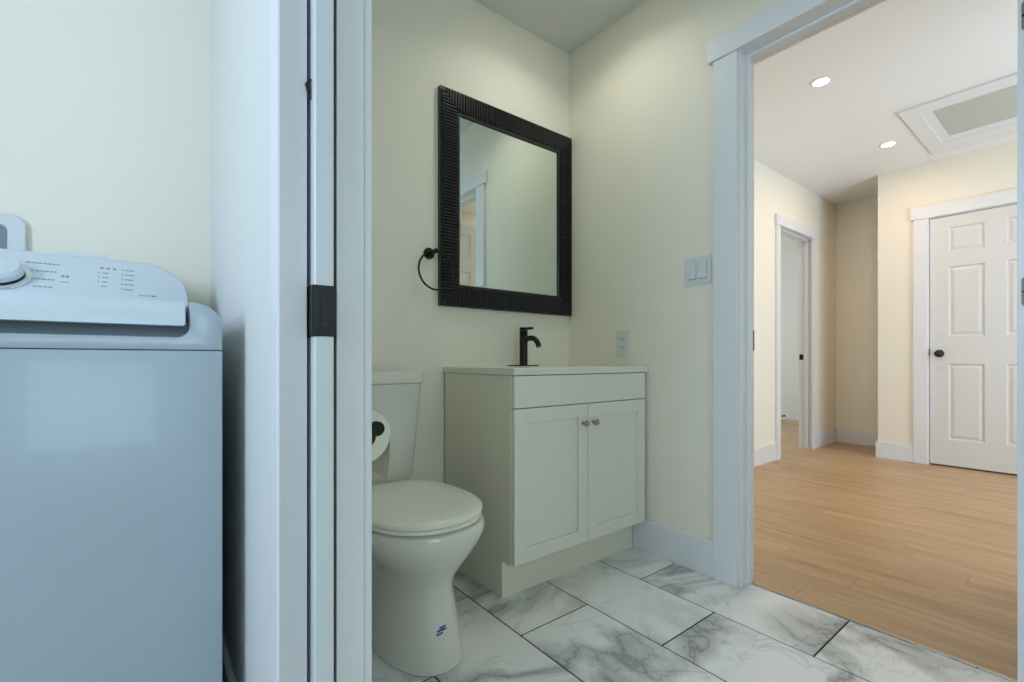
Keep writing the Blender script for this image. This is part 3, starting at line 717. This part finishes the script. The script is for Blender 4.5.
# console: sloping face, rounded ends
CB, CT_, cyb, cyt = .985, 1.131, 1.440, 1.600
cxr, cxl = WX1-.034, WX0+.030
def csec(y_is_front, inset=0):
    r_ = .100
    q = [(math.radians(a)) for a in range(0, 91, 9)]
    return ([(cxl+inset, CB), (cxr-inset, CB)]+[(cxr-inset-r_*(1-math.cos(a)), CT_-inset-.095*(1-math.sin(a))) for a in q]
            +[(cxl+inset+r_*(1-math.cos(a)), CT_-inset-.095*(1-math.sin(a))) for a in q[::-1]])
def slope_y(z): return cyb+(z-CB)/(CT_-CB)*(cyt-cyb)
f0 = [(x, slope_y(z)+.000, z) for x, z in csec(0, .006)]; f1 = [(x, slope_y(z)+.006, z) for x, z in csec(0, 0)]
b0 = [(x, WY1-.004, z) for x, z in csec(0, 0)]
MB().loft([f0, f1, b0]).build('console', M['wplastic'], t, True)
MB().box(-.19, -.09, 1.63, 1.66, 1.128, 1.142, .003).build('console_rear_clip', M['wplastic'], t, True)
# items on the console face
ang = math.atan2(CT_-CB, cyt-cyb)
face = Matrix.Translation((0, cyb, CB)) @ Matrix.Rotation(ang, 4, 'X')   # local: x right, y up the slope, z out of the face
def on_face(m_): bmesh.ops.transform(m_.bm, matrix=face, verts=m_.bm.verts); return m_
kx, ky = -.268, .105
on_face(MB().lathe([(.0001, 0), (.056, 0), (.056, .003), (.052, .006), (.0001, .006)], (kx, ky, 0), 'z', 48)).build('dial_ring', M['chrome'], t, True)
dl = on_face(MB().lathe([(.0001, .010), (.044, .010), (.046, .013), (.045, .024), (.039, .030), (.020, .032), (.0001, .032)], (kx, ky, 0), 'z', 48)).build('dial', M['wplastic'], t, True)
on_face(MB().lathe([(.0001, .0055), (.047, .0055), (.046, .0105), (.0001, .0105)], (kx, ky, 0), 'z', 48)).build('dial_base_shadow', M['darkgap'], t, True)  # dark disc stands in for the shadow under the dial
m = MB()
for x0, x1, y in ((-.229, -.172, .168), (-.217, -.174, .136), (-.210, -.174, .104), (-.208, -.174, .074)):
    q = x0
    while q < x1:
        l_ = random.uniform(.004, .009); m.box(q, min(q+l_, x1), y-.0018, y+.0018, 0, .0006); q += l_+.0018
    on_face(m).build('cycle_print', M['print'], t); m = MB()
for q, (x, y) in enumerate([(-.162, .122), (-.154, .122)]): m.box(x-.0025, x+.0025, y-.004, y+.004, 0, .0008)
m.box(-.166, -.149, .098, .0995, 0, .0006)
on_face(m).build('start_print', M['print'], t); m = MB()
for i in range(3): m.box(-.097+i*.012, -.091+i*.012, .168, .174, 0, .0008)
for j in range(4):
    y = .150-j*.019
    if j < 3: m.box(-.100, -.097, y-.0016, y+.0016, 0, .0008)
    m.box(-.092, -.082+random.uniform(0, .004), y-.0016, y+.0016, 0, .0006)
on_face(m).build('status_print', M['print'], t); m = MB()
for j in range(5):
    y = .170-j*.021
    m.box(-.055, -.0525, y-.0024, y+.0024, 0, .0008)
    m.box(-.049, -.033+random.uniform(0, .003), y-.0016, y+.0016, 0, .0006)
on_face(m).build('option_print', M['print'], t); m = MB()
m.box(-.020, .001, .064, .0665, 0, .0006).box(.004, .014, .0625, .068, 0, .0008)
on_face(m).build('model_print', M['print'], t)

# laundry outlet box on the wall
t = thing('laundry_outlet_box', 'white recessed plumbing box on the laundry wall behind the dial', 'outlet box', (-.38, YB, 1.05))
def rr_(x0, x1, z0, z1, r, y): 
    return [(x, y, z) for x, z in arc(x1-r, z0+r, r, -90, 0, 6)+arc(x1-r, z1-r, r, 0, 90, 6)+arc(x0+r, z1-r, r, 90, 180, 6)+arc(x0+r, z0+r, r, 180, 270, 6)]
MB().loft([rr_(-.52, -.258, 1.04, 1.252, .03, YB-.0005), rr_(-.52, -.258, 1.04, 1.252, .03, YB-.010), rr_(-.517, -.261, 1.043, 1.249, .028, YB-.013), rr_(-.488, -.292, 1.07, 1.222, .014, YB-.013), rr_(-.485, -.295, 1.073, 1.219, .012, YB-.003)], caps=False).build('flange', M['plate'], t, True)
MB().loft([rr_(-.486, -.294, 1.072, 1.220, .012, YB-.0015), rr_(-.486, -.294, 1.072, 1.220, .012, YB-.0032)]).build('recess', M['recess'], t)  # flat panel, its grey standing in for shade inside the box
for q in (-.44, -.34):
    MB().tube([(q, YB-.004, 1.15), (q, YB-.03, 1.15)], .011, 14).tube([(q, YB-.028, 1.15), (q, YB-.03, 1.10)], .009, 12).build('valve', M['nickel'], t, True)
